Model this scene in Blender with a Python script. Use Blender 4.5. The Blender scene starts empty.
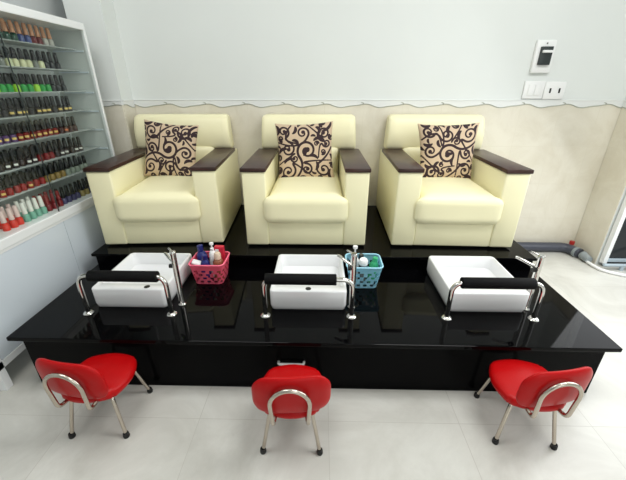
import bpy, bmesh, math, random
import numpy as np
from mathutils import Vector, Matrix
random.seed(7)
PI = math.pi
SC = bpy.context.scene
COL = SC.collection

# ------------------------------------------------------------------ materials
def srgb(r, g, b):
    f = lambda c: (c / 255 / 12.92) if c / 255 <= .04045 else ((c / 255 + .055) / 1.055) ** 2.4
    return (f(r), f(g), f(b), 1)

def mat(name, col, rough=.5, metal=0., spec=.5, noise=None, bump=0., coat=0., trans=0., ior=1.45):
    m = bpy.data.materials.new(name); m.use_nodes = True
    nt = m.node_tree; p = nt.nodes['Principled BSDF']
    c = srgb(*col)
    p.inputs['Base Color'].default_value = c
    p.inputs['Roughness'].default_value = rough
    p.inputs['Metallic'].default_value = metal
    p.inputs['Specular IOR Level'].default_value = spec
    p.inputs['IOR'].default_value = ior
    p.inputs['Coat Weight'].default_value = coat
    p.inputs['Transmission Weight'].default_value = trans
    if noise or bump:
        tc = nt.nodes.new('ShaderNodeTexCoord')
        n = nt.nodes.new('ShaderNodeTexNoise')
        n.inputs['Scale'].default_value = noise[0] if noise else 60
        n.inputs['Detail'].default_value = 5
        nt.links.new(tc.outputs['Object'], n.inputs['Vector'])
        if noise:
            r = nt.nodes.new('ShaderNodeValToRGB')
            k = noise[1]
            r.color_ramp.elements[0].color = tuple(x * (1 - k) for x in c[:3]) + (1,)
            r.color_ramp.elements[1].color = tuple(min(1, x * (1 + k)) for x in c[:3]) + (1,)
            r.color_ramp.elements[0].position = .3; r.color_ramp.elements[1].position = .7
            nt.links.new(n.outputs['Fac'], r.inputs['Fac'])
            nt.links.new(r.outputs['Color'], p.inputs['Base Color'])
        if bump:
            n2 = nt.nodes.new('ShaderNodeTexNoise'); n2.inputs['Scale'].default_value = 160
            nt.links.new(tc.outputs['Object'], n2.inputs['Vector'])
            b = nt.nodes.new('ShaderNodeBump'); b.inputs['Strength'].default_value = bump
            b.inputs['Distance'].default_value = .002
            nt.links.new(n2.outputs['Fac'], b.inputs['Height'])
            nt.links.new(b.outputs['Normal'], p.inputs['Normal'])
    return m

def tile_mat(name, col, vein, joint, w, h, ox, oy, axes, rough, mort=.003, vscale=3., vamt=.5):
    """tiled stone: Brick texture for the joints, noise for the cloudy veining"""
    m = bpy.data.materials.new(name); m.use_nodes = True
    nt = m.node_tree; N = nt.nodes; L = nt.links; p = N['Principled BSDF']
    p.inputs['Roughness'].default_value = rough
    tc = N.new('ShaderNodeTexCoord'); sx = N.new('ShaderNodeSeparateXYZ'); cx = N.new('ShaderNodeCombineXYZ')
    L.new(tc.outputs['Object'], sx.inputs[0])
    for i, (a, o) in enumerate(zip(axes, (ox, oy))):
        ad = N.new('ShaderNodeMath'); ad.operation = 'ADD'; ad.inputs[1].default_value = -o
        L.new(sx.outputs[a], ad.inputs[0]); L.new(ad.outputs[0], cx.inputs[i])
    br = N.new('ShaderNodeTexBrick'); br.offset = 0; br.squash = 1
    br.inputs['Scale'].default_value = 1; br.inputs['Brick Width'].default_value = w
    br.inputs['Row Height'].default_value = h; br.inputs['Mortar Size'].default_value = mort
    br.inputs['Mortar Smooth'].default_value = .3; br.inputs['Bias'].default_value = 0
    L.new(cx.outputs[0], br.inputs['Vector'])
    br.inputs['Color1'].default_value = (1, 1, 1, 1); br.inputs['Color2'].default_value = (.93, .93, .93, 1)
    br.inputs['Mortar'].default_value = (1, 1, 1, 1)
    no = N.new('ShaderNodeTexNoise'); no.inputs['Scale'].default_value = vscale
    no.inputs['Detail'].default_value = 8; no.inputs['Roughness'].default_value = .65
    no.inputs['Distortion'].default_value = .8
    L.new(tc.outputs['Object'], no.inputs['Vector'])
    rp = N.new('ShaderNodeValToRGB'); rp.color_ramp.elements[0].position = .32; rp.color_ramp.elements[1].position = .62
    rp.color_ramp.elements[0].color = srgb(*vein); rp.color_ramp.elements[1].color = srgb(*col)
    L.new(no.outputs['Fac'], rp.inputs['Fac'])
    mu = N.new('ShaderNodeMix'); mu.data_type = 'RGBA'; mu.blend_type = 'MULTIPLY'; mu.inputs[0].default_value = vamt
    L.new(rp.outputs['Color'], mu.inputs[6]); L.new(br.outputs['Color'], mu.inputs[7])
    mj = N.new('ShaderNodeMix'); mj.data_type = 'RGBA'
    mj.inputs[7].default_value = srgb(*joint)
    L.new(br.outputs['Fac'], mj.inputs[0]); L.new(mu.outputs[2], mj.inputs[6])
    L.new(mj.outputs[2], p.inputs['Base Color'])
    return m

def glass_mat(name, tint, refl):
    m = bpy.data.materials.new(name); m.use_nodes = True
    nt = m.node_tree; N = nt.nodes; L = nt.links
    N.remove(N['Principled BSDF'])
    t = N.new('ShaderNodeBsdfTransparent'); t.inputs[0].default_value = tint
    g = N.new('ShaderNodeBsdfGlossy'); g.inputs['Roughness'].default_value = .02
    lw = N.new('ShaderNodeLayerWeight'); lw.inputs['Blend'].default_value = .5
    pw = N.new('ShaderNodeMath'); pw.operation = 'POWER'; pw.inputs[1].default_value = 4.
    fr = N.new('ShaderNodeMath'); fr.operation = 'MULTIPLY_ADD'; fr.inputs[1].default_value = refl; fr.inputs[2].default_value = .012
    L.new(lw.outputs['Facing'], pw.inputs[0]); L.new(pw.outputs[0], fr.inputs[0])
    mx = N.new('ShaderNodeMixShader')
    L.new(fr.outputs[0], mx.inputs[0]); L.new(t.outputs[0], mx.inputs[1]); L.new(g.outputs[0], mx.inputs[2])
    L.new(mx.outputs[0], N['Material Output'].inputs['Surface'])
    return m

M = {}
M['floor'] = tile_mat('floor_tile', (216, 215, 208), (194, 192, 184), (188, 185, 177), .63, .63, .05, 1.12, (0, 1), .3, .0016, 2.2, .8)
M['wainscot'] = tile_mat('wainscot_tile', (231, 226, 211), (219, 212, 194), (222, 216, 199), .33, .335, .03, -.005, (0, 2), .25, .002, 3.5, .4)
M['wainscot_y'] = tile_mat('wainscot_tile_side', (231, 226, 211), (219, 212, 194), (222, 216, 199), .33, .335, .0, -.005, (1, 2), .25, .002, 3.5, .4)
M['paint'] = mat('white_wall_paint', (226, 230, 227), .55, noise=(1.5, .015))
M['leftgrey'] = mat('left_wall_grey', (186, 190, 190), .6, noise=(1.5, .02))  # left wall set greyer than the other walls
M['ceil'] = mat('ceiling_paint', (240, 240, 238), .7)
M['band'] = mat('border_tile', (230, 232, 230), .3)
M['wave'] = mat('border_wave', (172, 175, 164), .4)
M['granite'] = mat('black_granite', (5, 5, 6), .045, spec=.11, noise=(220, .5))
M['blackpanel'] = mat('black_gloss_panel', (5, 5, 6), .2, spec=.06)
M['leather'] = mat('cream_leather', (246, 240, 200), .36, spec=.4, bump=.12)
M['wood'] = mat('dark_wood', (58, 36, 30), .3, noise=(14, .35))
M['foot'] = mat('black_foot', (18, 18, 18), .5)
M['ceramic'] = mat('white_ceramic', (238, 239, 240), .12, coat=.3)
M['hole'] = mat('dark_hole', (20, 20, 20), .4)
M['chrome'] = mat('chrome', (218, 216, 212), .09, metal=1)
M['steel'] = mat('worn_steel', (196, 186, 174), .22, metal=1)
M['foam'] = mat('black_foam', (9, 9, 10), .75, spec=.2, bump=.3)
M['rubber'] = mat('black_rubber', (16, 16, 16), .55)
M['red'] = mat('red_vinyl', (180, 7, 11), .36, spec=.25, bump=.05)
M['cabwhite'] = mat('cabinet_white', (220, 229, 237), .12, coat=.5)
M['cabinside'] = mat('cabinet_inside', (206, 211, 208), .45)
M['alu'] = mat('white_aluminium', (238, 240, 240), .25)
M['glass'] = glass_mat('cabinet_glass', (.96, .98, .97, 1), .3)
M['shelfglass'] = glass_mat('shelf_glass', (.93, .95, .94, 1), .4)
def frost(m, col, k):   # lightly frosted: part of the light scatters off the sheet
    nt = m.node_tree; N = nt.nodes; L = nt.links; out = N['Material Output']; src = out.inputs['Surface'].links[0].from_socket
    d = N.new('ShaderNodeBsdfDiffuse'); d.inputs[0].default_value = srgb(*col); mx = N.new('ShaderNodeMixShader'); mx.inputs[0].default_value = k
    L.new(src, mx.inputs[1]); L.new(d.outputs[0], mx.inputs[2]); L.new(mx.outputs[0], out.inputs['Surface'])
frost(M['shelfglass'], (214, 219, 217), .5)
M['plastic'] = mat('white_plastic', (240, 241, 240), .35)
M['breaker'] = mat('dark_breaker', (52, 58, 58), .25)
M['duct'] = mat('slate_pipe', (70, 73, 84), .35)
M['redpl'] = mat('red_coupling', (170, 40, 34), .4)
M['greypl'] = mat('grey_fitting', (140, 148, 150), .4)
M['bluegrey'] = mat('bluegrey_rail', (176, 190, 198), .35)
M['darkglass'] = mat('dark_glass', (42, 46, 48), .08)
M['pink'] = mat('pink_plastic', (255, 118, 146), .35)
M['blue'] = mat('light_blue_plastic', (172, 226, 246), .35)
M['navy'] = mat('navy_plastic', (32, 42, 112), .25)
M['teal'] = mat('green_plastic', (64, 176, 120), .35)
M['cream'] = mat('cream_plastic', (222, 200, 176), .35)
M['redlid'] = mat('red_box', (206, 42, 66), .35)
M['grey'] = mat('grey_plastic', (120, 122, 118), .35)

# ------------------------------------------------------------------ mesh helpers
def new_obj(name, bm, m, parent=None, smooth=True, angle=40):
    me = bpy.data.meshes.new(name)
    bm.to_mesh(me); bm.free()
    for mm in (m if isinstance(m, (list, tuple)) else [m]): me.materials.append(M[mm] if isinstance(mm, str) else mm)
    if smooth:
        me.polygons.foreach_set('use_smooth', [True] * len(me.polygons))
        me.set_sharp_from_angle(angle=math.radians(angle))
    o = bpy.data.objects.new(name, me); COL.objects.link(o)
    if parent is not None: o.parent = parent
    return o

def tag(o, label=None, cat=None, group=None, kind=None):
    if label: o['label'] = label
    if cat: o['category'] = cat
    if group: o['group'] = group
    if kind: o['kind'] = kind
    return o

def thing(name, label, cat, loc=(0, 0, 0), rz=0., group=None):
    o = bpy.data.objects.new(name, None); COL.objects.link(o)
    o.location = loc; o.rotation_euler = (0, 0, rz); o.empty_display_size = .05
    return tag(o, label, cat, group)

def copy_tree(o, parent=None):
    c = o.copy(); COL.objects.link(c)
    if parent is not None: c.parent = parent
    for ch in list(o.children): copy_tree(ch, c)
    return c

def box(bm, x0, x1, y0, y1, z0, z1, r=0., seg=2, mi=0):
    res = bmesh.ops.create_cube(bm, size=1)
    vs = res['verts']
    for v in vs:
        v.co = Vector(((x0 + x1) / 2 + v.co.x * (x1 - x0), (y0 + y1) / 2 + v.co.y * (y1 - y0), (z0 + z1) / 2 + v.co.z * (z1 - z0)))
    fs = set(f for v in vs for f in v.link_faces)
    for f in fs: f.material_index = mi
    if r > 0:
        es = list(set(e for v in vs for e in v.link_edges))
        out = bmesh.ops.bevel(bm, geom=es, offset=r, segments=seg, profile=.5, affect='EDGES', material=-1)
        for f in out['faces']: f.material_index = mi
    return bm

def softbox(bm, half, r, n=14, fn=None, off=(0, 0, 0), mi=0):
    """rounded box on a subdivided cube, fn(q, p) -> p deforms it (q in -1..1)"""
    hx = Vector(half); verts = {}
    def vert(q):
        k = tuple(round(c, 5) for c in q)
        if k in verts: return verts[k]
        s = Vector((q[0] * hx.x, q[1] * hx.y, q[2] * hx.z))
        rr = [min(r, h * .999) for h in hx]
        c = Vector([max(-(h - a), min(h - a, x)) for x, h, a in zip(s, hx, rr)])
        d = s - c
        d = Vector([x / a for x, a in zip(d, rr)])
        if d.length > 1e-6: d.normalize()
        p = c + Vector([x * a for x, a in zip(d, rr)])
        if fn: p = fn(Vector(q), p)
        verts[k] = bm.verts.new(p + Vector(off)); return verts[k]
    # denser grid lines near the rounded rims
    def g(i): t = -1 + 2 * i / n; return math.sin(t * PI / 2) * .55 + t * .45
    G = [g(i) for i in range(n + 1)]
    for ax in range(3):
        for s in (-1, 1):
            for i in range(n):
                for j in range(n):
                    quad = []
                    for (a, b) in ((i, j), (i + 1, j), (i + 1, j + 1), (i, j + 1)):
                        q = [0, 0, 0]; q[ax] = s; q[(ax + 1) % 3] = G[a]; q[(ax + 2) % 3] = G[b]
                        quad.append(vert(q))
                    if s < 0: quad.reverse()
                    f = bm.faces.new(quad); f.material_index = mi
    return bm

def tube(bm, pts, r, n=12, cap=True, closed=False, mi=0):
    pts = [Vector(p) for p in pts]; N = len(pts)
    rs = r if isinstance(r, (list, tuple)) else [r] * N
    rings = []; up = None
    for i, p in enumerate(pts):
        a = pts[i - 1] if (i > 0 or closed) else p; b = pts[(i + 1) % N] if (i < N - 1 or closed) else p
        t = (b - a).normalized()
        if up is None:
            up = Vector((0, 0, 1)) if abs(t.z) < .9 else Vector((1, 0, 0))
        u = (up - t * up.dot(t)).normalized(); w = t.cross(u); up = u
        rings.append([bm.verts.new(p + (u * math.cos(2 * PI * k / n) + w * math.sin(2 * PI * k / n)) * rs[i]) for k in range(n)])
    for i in range(N if closed else N - 1):
        A, B = rings[i], rings[(i + 1) % N]
        for k in range(n):
            bm.faces.new((A[k], A[(k + 1) % n], B[(k + 1) % n], B[k])).material_index = mi
    if cap and not closed:
        bm.faces.new(rings[0][::-1]).material_index = mi; bm.faces.new(rings[-1]).material_index = mi
    return bm

def lathe(bm, prof, n=16, off=(0, 0, 0), mi=0):
    ox, oy, oz = off; rings = []
    for (r, z) in prof:
        if r < 1e-5: rings.append([bm.verts.new((ox, oy, oz + z))])
        else: rings.append([bm.verts.new((ox + r * math.cos(2 * PI * k / n), oy + r * math.sin(2 * PI * k / n), oz + z)) for k in range(n)])
    for A, B in zip(rings[:-1], rings[1:]):
        for k in range(n):
            a = [A[0]] if len(A) == 1 else [A[k], A[(k + 1) % n]]
            b = [B[0]] if len(B) == 1 else [B[(k + 1) % n], B[k]]
            f = a + b
            if len(f) >= 3: bm.faces.new(f).material_index = mi
    return bm

def arc_pts(c, r, a0, a1, n, u, w):
    c = Vector(c); u = Vector(u); w = Vector(w)
    return [c + u * (r * math.cos(a0 + (a1 - a0) * i / n)) + w * (r * math.sin(a0 + (a1 - a0) * i / n)) for i in range(n + 1)]

def fillet(pts, r, n=6):
    """polyline with rounded corners"""
    P = [Vector(p) for p in pts]; out = [P[0]]
    for a, b, c in zip(P[:-2], P[1:-1], P[2:]):
        d0 = (a - b).normalized(); d1 = (c - b).normalized()
        k = min(r, (a - b).length * .49, (c - b).length * .49)
        p0 = b + d0 * k; p1 = b + d1 * k
        for i in range(n + 1):
            t = i / n
            out.append(p0 * (1 - t) ** 2 + b * 2 * t * (1 - t) + p1 * t * t)
    out.append(P[-1]); return out

def BM(): return bmesh.new()

# ------------------------------------------------------------------ setting
WY = 3.08; LX = -2.0; RX = 2.52; CZ = 3.2; FY = -3.4
DOOR_A, DOOR_B, DOOR_H = 0.9, 2.76, 2.3
def struct(name, bm, m, parent=None, smooth=False):
    o = new_obj(name, bm, m, parent, smooth)
    if parent is None: o['kind'] = 'structure'
    return o
struct('floor', box(BM(), LX - .1, 4.2, FY, WY + .1, -.1, 0), 'floor')
struct('ceiling', box(BM(), LX - .1, RX + .1, FY, WY + .1, CZ, CZ + .1), 'ceil')
struct('wall_back', box(BM(), LX - .1, RX + .1, WY, WY + .1, 0, CZ), 'paint')
struct('wall_left', box(BM(), LX - .1, LX, FY, WY, 0, CZ), 'leftgrey')
b = BM()
box(b, RX, RX + .1, DOOR_B, WY, 0, CZ); box(b, RX, RX + .1, FY, DOOR_A, 0, CZ); box(b, RX, RX + .1, DOOR_A, DOOR_B, DOOR_H, CZ)
struct('wall_right', b, 'paint')
COLX0, COLX1, COLY = -1.885, -1.61, 2.9
struct('wall_column', box(BM(), COLX0, COLX1, COLY, WY, 0, CZ), 'paint')

PER = .336
def wz(s): # wave height of the border along the wall
    t = (s / PER) % 1.0
    return 1.331 + .012 * math.cos(2 * PI * t) + .004 * math.sin(4 * PI * t)
def wall_strip(name_panel, name_band, P, D, L_, nrm, wm, s0):
    """wainscot slab with wavy top plus white border band, along P + D*s"""
    P = Vector(P); D = Vector(D); n_ = Vector(nrm); k = max(2, int(L_ / .012))
    T = .008
    def slab(bm, lo, hi, t, mi=0):
        prev = None
        for i in range(k + 1):
            s = L_ * i / k; q = P + D * s
            row = [bm.verts.new(q + Vector((0, 0, lo(s)))), bm.verts.new(q + n_ * t + Vector((0, 0, lo(s)))), bm.verts.new(q + n_ * t + Vector((0, 0, hi(s)))), bm.verts.new(q + Vector((0, 0, hi(s))))]
            if prev:
                for a in range(4):
                    bm.faces.new((prev[a], prev[(a + 1) % 4], row[(a + 1) % 4], row[a])).material_index = mi
            else: bm.faces.new(row)
            prev = row
        bm.faces.new(prev[::-1])
        bmesh.ops.recalc_face_normals(bm, faces=bm.faces)
        return bm
    w = lambda s: wz(s + s0)
    o1 = struct(name_panel, slab(BM(), lambda s: 0., w, T), wm)
    bm = slab(BM(), w, lambda s: 1.377, T + .003)
    pts = [P + D * (L_ * i / k) + n_ * (T + .003) + Vector((0, 0, w(L_ * i / k))) for i in range(k + 1)]
    tube(bm, pts, .0032, 6, mi=1)
    tube(bm, [P + n_ * (T + .003) + Vector((0, 0, 1.374)), P + D * L_ + n_ * (T + .003) + Vector((0, 0, 1.374))], .005, 6)
    # leaf curl at each crest
    m0 = math.ceil(s0 / PER)
    while m0 * PER - s0 < L_ - .03:
        s = m0 * PER - s0
        if s > .03:
            c = P + D * s + n_ * (T + .003)
            cp = [c + D * (.035 * math.cos(a) - .03) + Vector((0, 0, 1.345 + .013 * math.sin(a))) for a in [(-.6 + 1.9 * i / 8) for i in range(9)]]
            tube(bm, cp, [.0016 + .003 * math.sin(PI * i / 8) for i in range(9)], 6, mi=1)
        m0 += 1
    o2 = struct(name_band, bm, ['band', 'wave'])
    return o1, o2
wall_strip('wall_back_wainscot', 'trim_1', (COLX1, WY, 0), (1, 0, 0), RX - COLX1, (0, -1, 0), 'wainscot', .05)
wall_strip('wall_column_wainscot', 'trim_2', (COLX0, COLY, 0), (1, 0, 0), COLX1 - COLX0, (0, -1, 0), 'wainscot', .12)
wall_strip('wall_column_side_wainscot', 'trim_3', (COLX1, COLY, 0), (0, 1, 0), WY - COLY - .012, (1, 0, 0), 'wainscot_y', .0)
wall_strip('wall_right_wainscot', 'trim_4', (RX, WY - .012, 0), (0, -1, 0), WY - DOOR_B - .012, (-1, 0, 0), 'wainscot_y', .1)

# door leaf standing open at the right wall
d = struct('door_1', box(BM(), 2.53, 2.565, 2.70, 2.745, .035, 2.2, .003), 'alu')
new_obj('glass_pane', box(BM(), 2.565, 3.32, 2.715, 2.73, .085, 2.12), 'darkglass', d, False)
new_obj('bottom_rail', box(BM(), 2.565, 3.32, 2.70, 2.745, .055, .085, .003), 'bluegrey', d, False)
new_obj('gap_shade', box(BM(), 2.565, 3.32, 2.715, 2.735, .0, .055), 'darkglass', d, False)  # dark strip stands in for the shade in the gap below the rail
new_obj('top_rail', box(BM(), 2.565, 3.32, 2.70, 2.745, 2.12, 2.2, .003), 'alu', d, False)
new_obj('door_stile', box(BM(), 3.32, 3.365, 2.70, 2.745, .035, 2.2, .003), 'alu', d, False)

# ------------------------------------------------------------------ black platform
HP = .345; HS = .445
t = thing('pedicure_platform', 'long black glossy platform carrying the foot basins', 'platform', (-.04, 1.3, 0))
def P_(x0, x1, y0, y1, z0, z1, r=0): return box(BM(), x0 + .04, x1 + .04, y0 - 1.3, y1 - 1.3, z0, z1, r)
new_obj('base', P_(-1.515, 1.42, 1.315, 3.065, 0, HP - .022), 'blackpanel', t, False)
bm = P_(-1.555, 1.446, 1.268, 3.068, HP - .022, HP, .003)
for v in bm.verts:      # the slab front runs very slightly off square
    if v.co.y < .5 and v.co.x < 0: v.co.y += .012
new_obj('top_slab', bm, 'granite', t, False)
u = thing('platform_step', 'black glossy step on the platform under the three armchairs', 'step', (-.05, 2.0, HP))
def S_(x0, x1, y0, y1, z0, z1, r=0): return box(BM(), x0 + .05, x1 + .05, y0 - 2., y1 - 2., z0, z1, r)
new_obj('riser', S_(-1.535, 1.425, 2.015, 3.06, 0, HS - HP - .02), 'blackpanel', u, False)
new_obj('slab', S_(-1.555, 1.44, 2.0, 3.065, HS - HP - .02, HS - HP, .003), 'granite', u, False)
pn = new_obj('access_panel', P_(-.26, -.03, 1.311, 1.316, .03, .285, .001), 'blackpanel', t, False)
hb = BM(); tube(hb, fillet([(-.206 + .04, 1.311 - 1.3, .19), (-.206 + .04, 1.292 - 1.3, .19), (-.076 + .04, 1.292 - 1.3, .19), (-.076 + .04, 1.311 - 1.3, .19)], .01), .0065, 8)
h = new_obj('handle', hb, 'plastic', pn); h['label'] = 'white bar handle'

# ------------------------------------------------------------------ armchairs
def make_chair(label):
    t = thing('armchair', label, 'armchair')
    new_obj('base', box(BM(), -.263, .263, -.449, .43, .012, .205, .01, 3), 'leather', t)
    for s in (-1, 1):
        bm = BM(); box(bm, min(s * .2605, s * .4165), max(s * .2605, s * .4165), -.455, .44, .012, .532, .012, 3)
        a = new_obj('arm', bm, 'leather', t)
        bm = BM(); box(bm, min(s * .256, s * .423), max(s * .256, s * .423), -.462, .30, .532, .558, .005, 2)
        c = new_obj('armrest_cap', bm, 'wood', a); c['label'] = 'dark brown wooden armrest cap'
    def seat(q, p):
        f = max(0, min(1, (-p.y - .375) / .02))
        p.x *= 1 + .15 * f * f * (3 - 2 * f)
        if p.z > 0: p.z += .018 * (1 - q.x ** 2) * (1 - q.y ** 2)
        return p
    new_obj('seat_cushion', softbox(BM(), (.2585, .42, .105), .06, 22, seat, (0, -.07, .278)), 'leather', t, angle=80)
    def low(q, p):
        p.y += p.z * .16
        if q.y < 0: p.y -= .02 * (1 - q.x ** 2) * (1 - q.z ** 2)
        return p
    new_obj('lower_back_cushion', softbox(BM(), (.258, .085, .15), .05, 12, low, (0, .335, .44)), 'leather', t, angle=80)
    def up(q, p):
        if q.y < 0: p.y -= .03 * (1 - abs(q.z) ** 2.5) - .02 * max(0, q.z)
        p.x *= 1 - .02 * q.z
        return p
    new_obj('upper_back_cushion', softbox(BM(), (.39, .07, .14), .03, 16, up, (0, .365, .684)), 'leather', t, angle=80)
    for sx in (-1, 1):
        for sy in (-.4, .38):
            bm = BM(); lathe(bm, [(0, 0), (.02, 0), (.022, .016), (0, .016)], 12, (sx * .34, sy, 0))
            new_obj('foot', bm, 'foot', t)
    return t
CH = [(-1.135, 2.6, .065), (-.1, 2.6, .005), (.932, 2.6, -.025)]
LAB = ['cream leather armchair with dark wooden armrests, nearest the glass cabinet',
       'cream leather armchair with dark wooden armrests, standing between two others',
       'cream leather armchair with dark wooden armrests, nearest the wall sockets']
c0 = make_chair(LAB[0])
for i, (x, y, a) in enumerate(CH):
    c = c0 if i == 0 else copy_tree(c0)
    c.location = (x, y, HS); c.rotation_euler = (0, 0, a); tag(c, LAB[i], 'armchair', 'armchairs on the black platform')

# ------------------------------------------------------------------ scroll cushions
def spiral(cx, cy, r, a0, turns, d, w, tail=None):
    P = []
    n = int(60 * turns) + 20
    for i in range(n + 1):
        t = i / n; rr = r * (1 - t) ** .85 + .03 * t
        a = a0 + d * 2 * PI * turns * t
        P.append((cx + rr * math.cos(a), cy + rr * math.sin(a), w * (1.0 - .35 * t) + (w * 1.0 if t > .96 else 0)))
    if tail:
        s = P[0]; tx, ty = tail
        # smooth tail leaves tangentially
        tg = (-math.sin(a0) * -d, math.cos(a0) * -d)
        L_ = math.hypot(tx - s[0], ty - s[1])
        c = (s[0] + tg[0] * L_ * .55, s[1] + tg[1] * L_ * .55)
        for i in range(41):
            k = i / 40
            P.append((s[0] * (1 - k) ** 2 + c[0] * 2 * k * (1 - k) + tx * k * k, s[1] * (1 - k) ** 2 + c[1] * 2 * k * (1 - k) + ty * k * k, w * (1 - .25 * k)))
    return P
def leaf(x, y, a, L_, w):
    P = []
    for i in range(25):
        t = i / 24; aa = a + .9 * t
        P.append((x + L_ * t * math.cos(aa), y + L_ * t * math.sin(aa), w * math.sin(PI * min(1, t * .9 + .1)) ** .7 + .006))
    return P
def pattern(seed):
    rnd = random.Random(seed); S = []
    W = .038
    S += spiral(.05, .08, .36, -2.2, 1.5, 1, W * 1.25, (-.95, -.35))
    S += spiral(-.62, .66, .27, -.6, 1.3, -1, W, (.15, .98))
    S += spiral(.6, .70, .24, 3.6, 1.35, 1, W, (.98, .1))
    S += spiral(.68, -.05, .22, 2.0, 1.25, -1, W, (.35, -.95))
    S += spiral(-.66, -.62, .27, 1.0, 1.4, 1, W, (-.98, .35))
    S += spiral(.12, -.62, .25, .4, 1.3, 1, W, (.95, -.45))
    S += spiral(.72, -.72, .2, 2.6, 1.2, -1, W, (.3, -.25))
    S += spiral(-.62, .05, .2, .2, 1.2, 1, W, (-.3, .95))
    S += spiral(-.22, -.38, .15, -.5, 1.2, -1, W * .9, (-.4, -.98))
    S += spiral(.28, .8, .14, 4.2, 1.1, -1, W * .9, (-.2, .5))
    for (x, y, a, l) in [(-.15, .2, .8, .3), (.12, .0, 2.2, .26), (-.95, .9, -.6, .35), (.95, .92, 3.4, .4), (-.9, -.2, 1.0, .3), (.4, .35, .5, .3),
                         (.9, -.3, 2.6, .28), (-.35, -.75, .4, .3), (.42, -.42, 1.2, .25), (-.38, .42, 2.4, .28), (.0, -.95, .3, .35), (.86, .42, 2.0, .28), (-.9, -.9, .5, .26), (.9, -.95, 2.4, .3)]:
        S += leaf(x, y, a + rnd.uniform(-.3, .3), l, W * 1.35)
    A = np.array(S); g = np.linspace(-.97, .97, 60); GU, GV = np.meshgrid(g, g); gu, gv = GU.ravel(), GV.ravel()
    for it in range(34):        # fill the open ground with small curls and leaves
        dist = np.full(gu.shape, 9.)
        for k in range(0, len(A), 60):
            q = A[k:k + 60]
            dist = np.minimum(dist, (np.sqrt((gu[:, None] - q[None, :, 0]) ** 2 + (gv[:, None] - q[None, :, 1]) ** 2) - q[None, :, 2]).min(1))
        i = int(dist.argmax()); dm = dist[i]
        if dm < .095: break
        a = rnd.uniform(0, 2 * PI)
        if dm > .11: new = spiral(gu[i], gv[i], dm * .78, a, 1.1, rnd.choice((-1, 1)), min(.036, dm * .24))
        else: new = leaf(gu[i] - dm * .6 * math.cos(a + .4), gv[i] - dm * .6 * math.sin(a + .4), a, dm * 1.5, dm * .36)
        A = np.vstack([A, np.array(new)])
    return A
def scroll_mat():
    m = bpy.data.materials.new('scroll_fabric'); m.use_nodes = True
    nt = m.node_tree; N = nt.nodes; L = nt.links; p = N['Principled BSDF']; p.inputs['Roughness'].default_value = .8
    at = N.new('ShaderNodeAttribute'); at.attribute_name = 'scroll'
    rp = N.new('ShaderNodeValToRGB')
    rp.color_ramp.elements[0].color = srgb(204, 181, 153); rp.color_ramp.elements[0].position = .4
    rp.color_ramp.elements[1].color = srgb(44, 24, 30); rp.color_ramp.elements[1].position = .6
    L.new(at.outputs['Fac'], rp.inputs['Fac']); L.new(rp.outputs['Color'], p.inputs['Base Color'])
    return m
M['scroll'] = scroll_mat()
def make_cushion(label, loc, roll, tilt, seed, flip, rot, W=.187, H=.205, top=1.0, bot=1.0):
    n = 120; bm = BM(); S = pattern(seed)
    g = np.linspace(-1, 1, n + 1); U, V = np.meshgrid(g, g, indexing='ij')
    uu, vv = U.copy(), V.copy()
    if flip: uu = -uu
    for _ in range(rot): uu, vv = vv, -uu
    fu, fv = uu.ravel(), vv.ravel(); best = np.full(fu.shape, 9.)
    for k in range(0, len(S), 40):
        q = S[k:k + 40]
        dd = np.sqrt((fu[:, None] - q[None, :, 0]) ** 2 + (fv[:, None] - q[None, :, 1]) ** 2) - q[None, :, 2]
        best = np.minimum(best, dd.min(1))
    val = np.clip(.5 - best / .03, 0, 1).reshape(n + 1, n + 1)
    lay = bm.verts.layers.float.new('scroll'); F = {}; B = {}
    for i in range(n + 1):
        for j in range(n + 1):
            u, v = g[i], g[j]
            wid = (top * (1 + v) + bot * (1 - v)) / 2
            x = W * u * (1 - .08 * (1 - v * v)) * wid; z = H * v * (1 - .08 * (1 - u * u))
            th = .062 * max(0, (1 - u ** 4) * (1 - v ** 4)) ** .6
            F[i, j] = bm.verts.new((x, -th, z)); F[i, j][lay] = float(val[i, j])
            if i in (0, n) or j in (0, n): B[i, j] = F[i, j]
            else: B[i, j] = bm.verts.new((x, th * .75, z)); B[i, j][lay] = float(val[i, j])
    for i in range(n):
        for j in range(n):
            bm.faces.new((F[i, j], F[i + 1, j], F[i + 1, j + 1], F[i, j + 1]))
            bm.faces.new((B[i, j], B[i, j + 1], B[i + 1, j + 1], B[i + 1, j]))
    o = new_obj('scatter_cushion', bm, 'scroll', angle=180)
    o.location = loc; o.rotation_euler = (Matrix.Rotation(-tilt, 4, 'X') @ Matrix.Rotation(roll, 4, 'Y')).to_euler()
    tag(o, label, 'cushion', 'scroll-pattern cushions on the armchairs')
    return o
make_cushion('tan cushion with dark scrolls on the armchair nearest the glass cabinet', (-1.165, 2.64, 1.022), .1, .22, 1, False, 0, W=.212, H=.215)
make_cushion('tan cushion with dark scrolls on the armchair between two others', (-.12, 2.64, 1.016), -.045, .22, 2, True, 1, W=.222, H=.222)
make_cushion('tan cushion with dark scrolls on the armchair nearest the wall sockets', (.965, 2.64, 1.018), -.02, .22, 3, False, 2, W=.22, H=.217, top=1.06, bot=.92)

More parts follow.
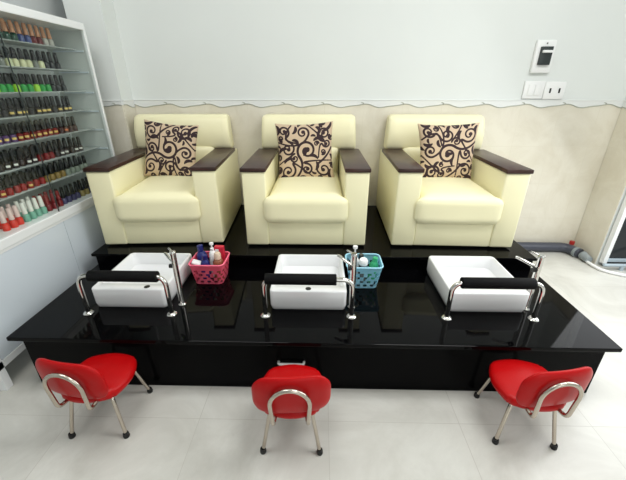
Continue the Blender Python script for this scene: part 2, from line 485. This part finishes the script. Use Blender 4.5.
# ------------------------------------------------------------------ foot basins
def make_basin(label, x0, x1, hx=0.):
    y0, y1, h = 1.536, 1.985, .124
    cx = (x0 + x1) / 2; w = (x1 - x0) / 2; cy = (y0 + y1) / 2; dpt = (y1 - y0) / 2
    t = tag(bpy.data.objects.new('foot_basin', None), label, 'basin', 'foot basins on the platform'); COL.objects.link(t)
    t.location = (cx, cy, HP)
    def ring(hw, y_lo, y_hi, r, z, n=6):
        pts = []
        for (sx, cyy, a0) in ((1, y_hi, 0), (-1, y_hi, PI / 2), (-1, y_lo, PI), (1, y_lo, 3 * PI / 2)):
            for i in range(n + 1):
                a = a0 + PI / 2 * i / n
                pts.append((sx * (hw - r) + r * math.cos(a), (cyy - r if cyy == y_hi else cyy + r) + r * math.sin(a), z))
        return pts
    bm = BM(); prev = None
    seq = [(w - .012, -dpt + .012, dpt - .012, .02, 0.), (w - .006, -dpt + .006, dpt - .006, .022, .004), (w, -dpt, dpt, .024, .03), (w, -dpt, dpt, .024, h - .006), (w - .003, -dpt + .003, dpt - .003, .022, h - .001), (w - .007, -dpt + .007, dpt - .007, .02, h),
           (w - .014, -dpt + .062, dpt - .014, .03, h), (w - .018, -dpt + .067, dpt - .018, .03, h - .006), (w - .03, -dpt + .085, dpt - .03, .04, .05), (w - .06, -dpt + .12, dpt - .06, .05, .034)]
    first = None
    for s in seq:
        R_ = [bm.verts.new(p) for p in ring(*s)]
        if prev:
            for k in range(len(R_)): bm.faces.new((prev[k], prev[(k + 1) % len(R_)], R_[(k + 1) % len(R_)], R_[k]))
        else: first = R_
        prev = R_
    bm.faces.new(prev); bm.faces.new(first[::-1])
    bo = new_obj('bowl', bm, 'ceramic', t, angle=50)
    if hx is not None:
      bm = BM(); lathe(bm, [(0, .0015), (.013, .0015), (.016, .001), (.016, -.002)], 16, (hx, -dpt + .03, h))
      o = new_obj('tap_hole', bm, 'hole', t); o['label'] = 'dark hole in the front ledge'
    bm = BM(); lathe(bm, [(0, .003), (.02, .003), (.023, 0)], 16, (0, .03, .034))
    o = new_obj('drain', bm, 'chrome', t); o['label'] = 'metal drain'
    return t
make_basin('white square foot basin beside the pink basket', -1.262, -.85, .1)
make_basin('white square foot basin beside the blue basket', -.272, .15)
make_basin('white square foot basin with no basket beside it, far right', .712, 1.136, None)

# ------------------------------------------------------------------ foot rest bars
def make_bar(label, x0, x1, f0, f1, H_=.232):
    y = 1.486; cx = (x0 + x1) / 2
    t = thing('foot_rest_bar', label, 'foot rest', (cx, y, HP), 0, 'padded foot rest bars on the platform')
    hw = (x1 - x0) / 2
    bm = BM(); tube(bm, fillet([(-hw, 0, .003), (-hw, 0, H_), (hw, 0, H_), (hw, 0, .003)], .06, 8), .0125, 14)
    new_obj('rail', bm, 'chrome', t)
    for s in (-1, 1):
        bm = BM(); lathe(bm, [(0, 0), (.026, 0), (.027, .004), (.022, .01), (.014, .014), (.0125, .014)], 20, (s * hw, 0, 0))
        new_obj('flange', bm, 'chrome', t)
    a, b_ = f0 - cx, f1 - cx; bm = BM()
    tube(bm, [(a, 0, H_), (a + .001, 0, H_), (a + .004, 0, H_), (b_ - .004, 0, H_), (b_ - .001, 0, H_), (b_, 0, H_)], [.0135, .027, .0295, .0295, .027, .0135], 20)
    o = new_obj('grip', bm, 'foam', t); o['label'] = 'black foam grip'
    return t
make_bar('chrome foot rest with black foam grip before the pink-basket basin', -1.267, -.805, -1.2, -.838, .238)
make_bar('chrome foot rest with black foam grip before the blue-basket basin', -.291, .174, -.282, .088)
make_bar('chrome foot rest with black foam grip at the far right basin', .685, 1.146, .725, 1.095, .222)

# ------------------------------------------------------------------ taps
def make_tap(label, x, y):
    t = thing('basin_tap', label, 'tap', (x, y, HP), 0, 'tall chrome taps beside the basins')
    bm = BM(); lathe(bm, [(0, 0), (.021, 0), (.022, .005), (.017, .012), (.0155, .016), (.0155, .32), (.016, .325), (.016, .336), (.013, .34), (0, .34)], 18)
    new_obj('post', bm, 'chrome', t)
    bm = BM(); tube(bm, [(-.005, .004, .262), (-.04, .035, .275), (-.076, .072, .287), (-.082, .078, .286)], [.0085, .0085, .0085, .0075], 12)
    new_obj('spout', bm, 'chrome', t)
    bm = BM(); tube(bm, [(-.006, .004, .332), (-.02, .02, .337), (-.035, .036, .339)], [.006, .0055, .005], 10)
    new_obj('lever', bm, 'chrome', t)
    bm = BM(); tube(bm, [(-.03, .0, .25), (-.008, .0, .25)], [.012, .012], 12)
    o = new_obj('valve_knob', bm, 'foot', t); o['label'] = 'black valve knob'
    return t
make_tap('tall chrome tap post next to the pink basket', -.783, 1.58)
make_tap('tall chrome tap post in front of the blue basket', .182, 1.575)
make_tap('tall chrome tap post near the right end of the platform', 1.155, 1.579)

# ------------------------------------------------------------------ baskets and their contents
def make_basket(label, m, cx, cy, w0, d0, w1, d1, h, seed):
    t = thing('basket', label, 'basket', (cx, cy, HP))
    rnd = random.Random(seed)
    nu, nv = 64, 11; bm = BM(); rows = []
    def rr(hw, hd, r, s):
        per = 4 * (hw + hd); q = s * per
        x = y = 0
        for k, (L_, f) in enumerate(((2 * hw, lambda u: (-hw + u, -hd)), (2 * hd, lambda u: (hw, -hd + u)), (2 * hw, lambda u: (hw - u, hd)), (2 * hd, lambda u: (-hw, hd - u)))):
            if q <= L_ or k == 3: x, y = f(min(q, L_)); break
            q -= L_
        c = Vector((max(-(hw - r), min(hw - r, x)), max(-(hd - r), min(hd - r, y)), 0)); d_ = Vector((x, y, 0)) - c
        if d_.length > 1e-6: d_ = d_.normalized() * r
        return c + d_
    for j in range(nv + 1):
        v = j / nv; hw = (w0 + (w1 - w0) * v) / 2; hd = (d0 + (d1 - d0) * v) / 2
        row = []
        for i in range(nu):
            p = rr(hw, hd, .03, i / nu); p.z = .004 + v * (h - .004)
            row.append(bm.verts.new(p))
        rows.append(row)
    for j in range(nv):
        for i in range(nu):
            a = (i % 4, j % 4)
            hole = 1 <= j <= nv - 3 and ((i + (j // 2) * 2) % 4 in (0, 1)) and (j % 2 == 1 or rnd.random() < .25)
            if not hole:
                bm.faces.new((rows[j][i], rows[j][(i + 1) % nu], rows[j + 1][(i + 1) % nu], rows[j + 1][i]))
    bm.faces.new(rows[0][::-1])
    bmesh.ops.solidify(bm, geom=bm.faces[:] , thickness=.003)
    bmesh.ops.recalc_face_normals(bm, faces=bm.faces)
    new_obj('shell', bm, m, t, angle=50)
    bm = BM(); pts = []
    for i in range(nu): p = rr(w1 / 2, d1 / 2, .03, i / nu); p.z = h; pts.append(p)
    tube(bm, pts, .005, 8, closed=True)
    new_obj('rim', bm, m, t)
    return t
make_basket('pink perforated plastic basket full of bottles on the platform', 'pink', -.695, 1.868, .175, .155, .215, .19, .145, 3)
make_basket('light blue perforated plastic basket on the platform', 'blue', .272, 1.84, .165, .15, .215, .185, .155, 5)
def bottle(name, label, loc, prof, m, capprof, cm, group=None, tilt=(0, 0), capname='cap'):
    prof = [(r_ * 1.18, z_ * 1.28) for r_, z_ in prof]; capprof = [(r_ * 1.18, z_ * 1.28) for r_, z_ in capprof]
    t = thing(name, label, 'bottle', loc); t.rotation_euler = (tilt[0], tilt[1], 0)
    new_obj('body', lathe(BM(), prof, 16), m, t)
    c = new_obj(capname, lathe(BM(), capprof, 14), cm, t)
    return t
zb = HP + .006
bottle('lotion_bottle', 'dark blue lotion bottle at the left of the pink basket', (-.743, 1.9, zb), [(0, 0), (.027, 0), (.029, .01), (.029, .11), (.02, .13), (.012, .135), (0, .135)], 'navy', [(.015, .135), (.016, .137), (.016, .165), (0, .167)], 'navy', tilt=(-.05, -.1))
bottle('lotion_bottle', 'dark blue squat bottle beside white pump bottle in the pink basket', (-.722, 1.838, zb), [(0, 0), (.022, 0), (.024, .01), (.024, .10), (.015, .115), (.01, .12), (0, .12)], 'navy', [(.012, .12), (.013, .122), (.013, .142), (0, .144)], 'navy', tilt=(.03, .05))
pb = bottle('pump_bottle', 'white pump bottle in the middle of the pink basket', (-.683, 1.898, zb), [(0, 0), (.018, 0), (.019, .008), (.019, .125), (.012, .14), (.008, .143), (0, .143)], 'plastic', [(.009, .143), (.01, .145), (.01, .155), (.004, .157), (.004, .172), (.011, .174), (.011, .184), (0, .186)], 'plastic', capname='pump')
bx = thing('box', 'red box standing at the back of the pink basket', 'box', (-.645, 1.925, zb))
new_obj('carton', box(BM(), -.03, .03, -.016, .016, 0, .2, .003), 'redlid', bx, False)
o = new_obj('panel', box(BM(), -.022, .0, -.0175, -.016, .155, .185), 'plastic', bx, False); o['label'] = 'white printed patch'
bottle('jar', 'brown bottle with cream lid at the right of the pink basket', (-.638, 1.852, zb), [(0, 0), (.026, 0), (.028, .01), (.028, .1), (.02, .113), (0, .115)], mat('brown_glass', (150, 96, 70), .2), [(.016, .114), (.018, .116), (.018, .14), (.014, .148), (0, .15)], 'cream')
lt = tag(new_obj('soap_bar', softbox(BM(), (.03, .02, .012), .012, 6), 'plastic'), 'white oval soap at the front left of the pink basket', 'soap')
lt.location = (-.765, 1.826, zb + .13); lt.rotation_euler = (.5, .3, 0)
bottle('pump_bottle', 'white pump bottle at the front left of the blue basket', (.215, 1.83, zb), [(0, 0), (.02, 0), (.022, .008), (.022, .125), (.014, .14), (.009, .143), (0, .143)], 'plastic', [(.009, .143), (.01, .145), (.01, .158), (.004, .16), (.004, .185), (.012, .187), (.012, .199), (0, .201)], 'plastic', capname='pump')
bottle('brush', 'grey handled brush with white head in the blue basket', (.272, 1.82, zb), [(0, 0), (.009, 0), (.013, .04), (.012, .1), (.008, .12), (0, .12)], 'grey', [(.008, .118), (.022, .122), (.024, .14), (.018, .15), (0, .152)], 'plastic', tilt=(.18, -.05), capname='head')
bottle('bottle', 'green bottle at the right of the blue basket', (.325, 1.85, zb), [(0, 0), (.022, 0), (.024, .008), (.024, .095), (.014, .112), (0, .113)], 'teal', [(.012, .11), (.014, .112), (.014, .132), (0, .134)], 'teal', tilt=(0, .12))
bottle('bottle', 'dark bottle at the back of the blue basket', (.262, 1.892, zb), [(0, 0), (.022, 0), (.024, .008), (.024, .095), (.014, .112), (0, .113)], 'breaker', [(.012, .11), (.014, .112), (.014, .13), (0, .132)], 'breaker')

# ------------------------------------------------------------------ red stools
def make_stool(label):   # the back and its hoop are one welded unit bolted to the seat
    t = thing('low_chair', label, 'chair', (0, 0, 0), 0, 'low red chairs before the platform')
    def st(q, p):
        rr_ = max(abs(q.x), abs(q.y)); l = math.hypot(q.x, q.y)
        if l > 1e-6:
            k = rr_ / l; k = .25 + .75 * k
            p.x *= k; p.y *= k
        if p.z > 0: p.z += .012 * (1 - min(1, l * l))
        return p
    new_obj('seat', softbox(BM(), (.148, .14, .024), .024, 16, st, (0, -.002, .246)), 'red', t, angle=80)
    def bend(q, p):
        R_ = .55; a = p.x / R_
        y = p.y; p.x = (R_ - y) * math.sin(a); p.y = R_ - (R_ - y) * math.cos(a) - .0 - (.0) + p.z * -.06
        p.z += .008 * (1 - q.x ** 2)
        return p
    new_obj('backrest', softbox(BM(), (.16, .021, .102), .075, 20, bend, (0, -.142, .364)), 'red', t, angle=80)
    bm = BM(); yb = -.162
    side = fillet([(-.06, -.06, .238), (-.07, yb - .012, .238), (-.077, yb - .016, .36)], .03, 6)
    top = [(-.077 * math.cos(a), yb - .018 - .006 * math.sin(a), .362 + .085 * math.sin(a)) for a in [PI * i / 16 for i in range(0, 17)]]
    tube(bm, side[:-1] + top + [(-p[0], p[1], p[2]) for p in side[:-1][::-1]], .0088, 12)
    new_obj('back_hoop', bm, 'steel', t)
    bm = BM()
    for k in (-1, 1):
        tube(bm, [(-.085, k * .085, .214), (.085, k * .085, .214)], .007, 8); tube(bm, [(k * .085, -.085, .214), (k * .085, .085, .214)], .007, 8)
    new_obj('seat_frame', bm, 'steel', t)
    for sx in (-1, 1):
        for sy in (-1, 1):
            bm = BM(); a = (sx * .09, sy * .09, .215); e = (sx * .126, sy * .126, .008)
            tube(bm, fillet([(sx * .06, sy * .06, .215), a, e], .03, 5), .0085, 10)
            l = new_obj('leg', bm, 'steel', t)
            bm = BM(); lathe(bm, [(0, 0), (.013, 0), (.0145, .006), (.0125, .024), (.0085, .026)], 12, (sx * .1255, sy * .1255, 0))
            new_obj('rubber_tip', bm, 'rubber', l)
    return t
ST = [(-1.018, 1.143, .03, 'low red chair with chrome hoop back, nearest the glass cabinet', -.19),
      (-.117, 1.088, .0, 'low red chair with chrome hoop back, before the platform handle', .08),
      (.944, 1.145, -.08, 'low red chair with chrome hoop back, at the right platform end', .25)]
s0 = make_stool(ST[0][3])
for i, (x, y, a, l, da) in enumerate(ST):
    s = s0 if i == 0 else copy_tree(s0)
    s.location = (x, y, 0); s.rotation_euler = (0, 0, a); tag(s, l, 'chair')
    for ch in s.children:
        if ch.name.startswith('backrest'): ch.rotation_euler = (0, 0, da)
        if ch.name.startswith('back_hoop'): ch.rotation_euler = (0, 0, da * .5)

# ------------------------------------------------------------------ glass cabinet
CF, CBK, CY0, CY1 = -1.66, -1.985, 1.26, 2.72
t = thing('display_cabinet', 'white glass-fronted cabinet full of nail polish against the left wall', 'cabinet', (-1.82, 2.0, 0))
def Cb(x0, x1, y0, y1, z0, z1, r=0., m='cabwhite', name='panel', parent=None):
    return new_obj(name, box(BM(), x0 + 1.82, x1 + 1.82, y0 - 2.0, y1 - 2.0, z0, z1, r), m, parent or t, False)
Cb(CBK, CF - .012, CY0, CY1, .13, .70, 0, 'cabwhite', 'base')
Cb(CBK, CF + .004, CY0 - .004, CY1 + .004, .70, .752, .004, 'alu', 'ledge')
bm = BM()
for (y0, y1, z0, z1) in ((CY0, CY1, .13, .17), (CY0, CY1, .685, .70), (CY0, CY0 + .04, .13, .7), (CY1 - .04, CY1, .13, .7)):
    box(bm, CF - .014 + 1.82, CF + 1.82, y0 - 2, y1 - 2, z0, z1)
new_obj('base_frame', bm, 'alu', t, False)
Cb(CF - .012, CF - .003, CY0 + .042, 1.992, .172, .683, .001, 'cabwhite', 'sliding_panel')
Cb(CF - .012, CF - .006, 1.998, CY1 - .042, .172, .683, .001, 'cabwhite', 'sliding_panel')
Cb(CBK, CF, CY0, CY1, 1.835, 1.88, .004, 'alu', 'top')
Cb(CBK, CBK + .008, CY0 + .02, CY1 - .02, .752, 1.835, 0, 'cabinside', 'back_panel')
Cb(CBK + .008, CF - .022, CY1 - .012, CY1 - .004, .752, 1.835, 0, 'cabinside', 'end_panel')
Cb(CBK + .008, CF - .022, CY0 + .004, CY0 + .012, .752, 1.835, 0, 'cabinside', 'end_panel')
for y in (CY0, CY1 - .022):
    for x in (CBK, CF - .022):
        Cb(x, x + .022, y, y + .022, .752, 1.835, .002, 'alu', 'post')
for y in (CY0, CY1 - .04):
    for x in (CBK, CF - .04):
        Cb(x, x + .04, y, y + .04, 0, .13, .002, 'alu', 'leg')
ZS = [1.72, 1.585, 1.45, 1.32, 1.185, 1.045, .91]
for z in ZS:
    Cb(-1.92, -1.755, CY0 + .014, CY1 - .014, z - .006, z, 0, 'shelfglass', 'shelf')
    for y in (CY1 - .02,): Cb(-1.92, -1.70, y, y + .007, z - .018, z - .007, 0, 'cabwhite', 'shelf_bracket')
Cb(CF - .016, CF - .012, CY0 + .022, 2.02, .754, 1.833, 0, 'glass', 'sliding_glass')
Cb(CF - .008, CF - .004, 1.99, CY1 - .022, .754, 1.833, 0, 'glass', 'sliding_glass')
Cb(CF - .0095, CF - .0025, 1.988, 1.99, .754, 1.833, 0, 'breaker', 'edge_strip')

# nail polish bottles, row by row
def polish_meshes(col, cap, label=None, s=1.0, caph=.04):
    key = (col, cap, label, s, caph)
    if key in PM: return PM[key]
    bm = BM(); lathe(bm, [(0, 0), (.0145 * s, 0), (.0145 * s, .004), (.0145 * s, .026 * s), (.010 * s, .033 * s), (.006 * s, .035 * s), (0, .035 * s)], 10)
    mats = [mat('polish_%d' % len(PM), col, .12)]
    if label:
        a0 = []
        for z in (.011 * s, .021 * s):
            a0.append([bm.verts.new((.0149 * s * math.cos(a), .0149 * s * math.sin(a), z)) for a in (-.7, -.45, -.2, .05, .3, .5)])
        for k in range(5): bm.faces.new((a0[0][k], a0[0][k + 1], a0[1][k + 1], a0[1][k])).material_index = 1
        mats.append(mat('polish_label_%d' % len(PM), label, .3))
    o = new_obj('polish_bottle', bm, mats)
    bm = BM(); lathe(bm, [(.0095 * s, .035 * s), (.0105 * s, .036 * s), (.0085 * s, (.035 + caph * .92) * s), (.0065 * s, (.035 + caph) * s), (0, (.035 + caph) * s)], 10)
    c = new_obj('cap', bm, mat('polish_cap_%d' % len(PM), cap, .25))
    PM[key] = (o.data, c.data)
    for x in (o, c): bpy.data.objects.remove(x)
    return PM[key]
PM = {}
ORD = ['', 'first', 'second', 'third', 'fourth', 'fifth', 'sixth', 'seventh', 'eighth', 'ninth', 'tenth', 'eleventh', 'twelfth', 'thirteenth', 'fourteenth', 'fifteenth', 'sixteenth', 'seventeenth', 'eighteenth', 'nineteenth', 'twentieth', 'twenty-first', 'twenty-second', 'twenty-third', 'twenty-fourth', 'twenty-fifth', 'twenty-sixth']
BK = (15, 16, 17); GOLD = (226, 196, 110); WH = (232, 230, 222)
def row_style(r, k, n, rank):
    """colour word, body, cap word, cap, label, scale, cap height   (k counts from the far end)"""
    f = k / n
    if r == 0:
        w, c = [('dark red', (96, 26, 30)), ('dark red', (110, 30, 34)), ('blue', (70, 84, 140)), ('dark green', (40, 82, 66))][min(3, int(f * 4.2)) if k > 2 else 0]
        if k <= 2: w, c = ('pale', (190, 186, 178))
        return w, c, 'copper', (206, 150, 116), None, 1.0, .044
    if r == 1:
        if k <= 3: return 'black', (34, 36, 40), 'black', BK, None, 1., .04
        return ('pale yellow', (206, 206, 166), 'black', BK, None, 1., .04) if k % 5 else ('grey', (120, 124, 116), 'black', BK, None, 1., .04)
    if r == 2:
        if k <= 3: return 'black', (34, 38, 40), 'black', BK, None, 1., .04
        return ('lime green', (150, 205, 50), 'black', BK, None, 1., .04) if k % 3 == 0 else ('green', (44, 150, 66), 'black', BK, None, 1., .04)
    if r == 3: return 'smoky', (40, 40, 42), 'black', BK, GOLD if k % 4 else None, 1., .04
    if r == 4:
        if f < .3: return 'dark brown', (60, 30, 28), 'black', BK, (214, 120, 70) if k % 3 == 0 else None, 1., .04
        return ('dark red', (120, 26, 26), 'black', BK, GOLD, 1., .04) if f < .8 else ('purple', (84, 54, 104), 'black', BK, GOLD, 1., .04)
    if r == 5: return ('dark', (44, 36, 38), 'black', BK, WH if k % 3 else None, 1., .04) if not (.4 < f < .6) else ('dark red', (120, 26, 30), 'black', BK, None, 1., .04)
    if r == 6:
        if f < .35: return 'pale', (130, 140, 128), 'black', BK, None, 1., .04
        if f < .55: return 'gold', (140, 116, 64), 'black', BK, None, 1., .04
        return 'red', (140, 24, 26), 'black', BK, GOLD if k % 4 == 0 else None, 1., .04
    if f < .18: return 'slate blue', (66, 76, 98), 'black', BK, None, 1.1, .04
    if f < .28: return 'gold', (150, 134, 84), 'black', BK, None, 1.1, .04
    if f < .5: return 'violet', (70, 66, 104), 'black', BK, None, 1.1, .04
    if f < .68: return 'crimson', (120, 22, 32), 'dark red', (130, 30, 34), None, 1.15, .042
    if f < .86: return 'mint', (118, 172, 152), 'white', WH, None, 1.2, .045
    return 'red', (214, 52, 40), 'pale', (224, 196, 190), None, 1.2, .045
ROWN = ['top shelf', 'second shelf', 'third shelf', 'fourth shelf', 'fifth shelf', 'sixth shelf', 'seventh shelf', 'cabinet floor']
START = [2.06, 2.0, 1.93, 1.87, 1.8, 1.73, 1.66, 1.6]
for r in range(8):
    z = ZS[r] if r < 7 else .752
    for rank, x in ((0, -1.787), (1, -1.845)):
        yend = 2.52 - (.0 if rank == 0 else .02)
        if r == 7: x += .05
        pitch = .049 if r < 7 else .0465
        n = int((yend - START[r] - (.06 if rank else 0)) / pitch)
        for k in range(1, n + 1):
            w, c, cw, cc, lb, s, ch = row_style(r, k, n, rank)
            if rank and r == 0: w, c, cw, cc, lb, ch = 'dark', (60, 50, 50), 'copper', (176, 110, 80), None, .042
            elif rank and r < 7: w, c, cw, cc, lb = 'dark', (44, 44, 46), 'black', BK, None
            mb, mc = polish_meshes(c, cc, lb, s * (1.22 if r < 7 else 1.08), ch * 1.15)
            o = bpy.data.objects.new('polish_bottle', mb); COL.objects.link(o)
            o.location = (x + random.uniform(-.003, .003), yend - (k - 1) * pitch + random.uniform(-.002, .002), z + .0005)
            o.rotation_euler = (0, 0, -.55 + random.uniform(-.2, .2))
            cp = bpy.data.objects.new('cap', mc); COL.objects.link(cp); cp.parent = o
            tag(o, '%s nail polish, %s cap, %s from far end, %s rank, %s' % (w, cw, ORD[k], 'front' if rank == 0 else 'rear', ROWN[r]), 'nail polish',
                'nail polish on the ' + ROWN[r])

# ------------------------------------------------------------------ wall electrics
WF = WY
t = thing('circuit_breaker', 'white boxed circuit breaker with dark switch on the back wall', 'breaker', (1.755, WF, 1.69))
new_obj('cover', box(BM(), -.075, .075, -.03, 0, -.112, .118, .008, 2), 'plastic', t)
new_obj('breaker_body', box(BM(), -.044, .046, -.052, -.03, -.056, .072, .004, 2), 'breaker', t)
o = new_obj('toggle', box(BM(), -.036, .038, -.066, -.05, .028, .046, .003), 'plastic', t); o['label'] = 'white toggle'
o = new_obj('screw_cap', lathe(BM(), [(0, 0), (.006, 0), (.006, .003), (0, .003)], 10), 'grey', t); o.rotation_euler = (PI / 2, 0, 0); o.location = (0, -.03, .095)
t = thing('switch_plate', 'white double switch plate left of the wall socket', 'light switch', (1.748, WF, 1.452))
new_obj('plate', box(BM(), -.082, .082, -.018, 0, -.066, .068, .006, 2), 'plastic', t)
for s in (-1, 1): new_obj('rocker', box(BM(), min(s * .004, s * .05), max(s * .004, s * .05), -.024, -.017, -.04, .042, .003), 'plastic', t)
t = thing('wall_socket', 'white double wall socket right of the switch plate', 'socket', (1.917, WF, 1.448))
new_obj('plate', box(BM(), -.084, .084, -.018, 0, -.066, .068, .006, 2), 'plastic', t)
for s in (-1, 1):
    o = new_obj('socket_slot', box(BM(), s * .037 - .007, s * .037 + .007, -.0195, -.0175, -.018, .018), 'hole', t, False); o['label'] = 'dark slot'

# ------------------------------------------------------------------ pipes and hose in the right corner
t = thing('waste_pipe', 'thick slate grey pipe along the foot of the back wall', 'pipe', (2.0, 3.02, .048))
bm = BM(); tube(bm, fillet([(-.52, .0, 0), (.40, .0, 0), (.455, -.14, 0)], .09, 8), .045, 16)
new_obj('pipe', bm, 'duct', t)
bm = BM(); tube(bm, [(.435, -.1, .0), (.44, -.125, 0)], .049, 16); tube(bm, [(.46, -.165, 0), (.46, -.25, -.012)], [.04, .032], 14)
new_obj('fitting', bm, 'greypl', t)
bm = BM(); lathe(bm, [(0, 0), (.022, 0), (.022, .03), (0, .034)], 12, (.44, -.02, .042))
o = new_obj('plug', bm, 'redpl', t); o['label'] = 'red plug'
bm = BM(); tube(bm, [(2.5, 2.655, .05), (2.54, 2.652, .05), (3.3, 2.65, .05)], .014, 10)
for x in (2.66, 3.2): box(bm, x - .012, x + .012, 2.64, 2.66, 0, .04)
tag(new_obj('pipe', bm, 'bluegrey'), 'thin blue-grey pipe running low past the foot of the open door', 'pipe')
bm = BM(); tube(bm, [(2.452, 2.775, .018), (2.455, 2.70, .016), (2.47, 2.64, .014), (2.51, 2.595, .014), (2.58, 2.55, .014), (2.68, 2.50, .014), (2.85, 2.42, .014), (3.1, 2.3, .014)], .0135, 10)
tag(new_obj('hose', bm, 'plastic'), 'white hose curving over the floor by the door', 'hose')

# ------------------------------------------------------------------ light
w = bpy.data.worlds.new('world'); SC.world = w; w.use_nodes = True
bg = w.node_tree.nodes['Background']; bg.inputs[0].default_value = (.93, .97, 1, 1); bg.inputs[1].default_value = .40
def area(name, loc, rot, sx, sy, e, col=(1, 1, 1)):
    l = bpy.data.lights.new(name, 'AREA'); l.shape = 'RECTANGLE'; l.size = sx; l.size_y = sy; l.energy = e; l.color = col
    o = bpy.data.objects.new(name, l); COL.objects.link(o); o.location = loc; o.rotation_euler = rot
    return o
for x, e in ((-1.05, 26), (1.35, 46)): area('ceiling_light', (x, 1.15, 3.17), (0, 0, 0), 1.3, .9, e, (1, 1, .99))
def aim(o, t):
    o.rotation_euler = (Vector(t) - o.location).to_track_quat('-Z', 'Y').to_euler(); return o
aim(area('door_daylight', (2.6, 1.8, 1.3), (0, 0, 0), 1.6, 1.8, 30, (.95, .98, 1)), (.9, .9, -.2))
aim(area('shopfront_daylight', (1.9, -2.7, 1.7), (0, 0, 0), 3.2, 2.4, 40, (.96, 1, .98)), (0, 2.0, .8))

# ------------------------------------------------------------------ camera
cam = bpy.data.cameras.new('camera'); co = bpy.data.objects.new('camera', cam); COL.objects.link(co)
cam.sensor_width = 36; cam.lens = 335.9 / 626 * 36; cam.clip_start = .02
pitch, yaw = math.radians(24.58), math.radians(1.28)
co.location = (0, 0, 1.48); co.rotation_euler = (PI / 2 - pitch, 0, yaw)
SC.camera = co
SC.view_settings.view_transform = 'Standard'; SC.view_settings.look = 'None'
SC.view_settings.exposure = 0.0; SC.view_settings.gamma = 1; SC.view_settings.use_curve_mapping = False
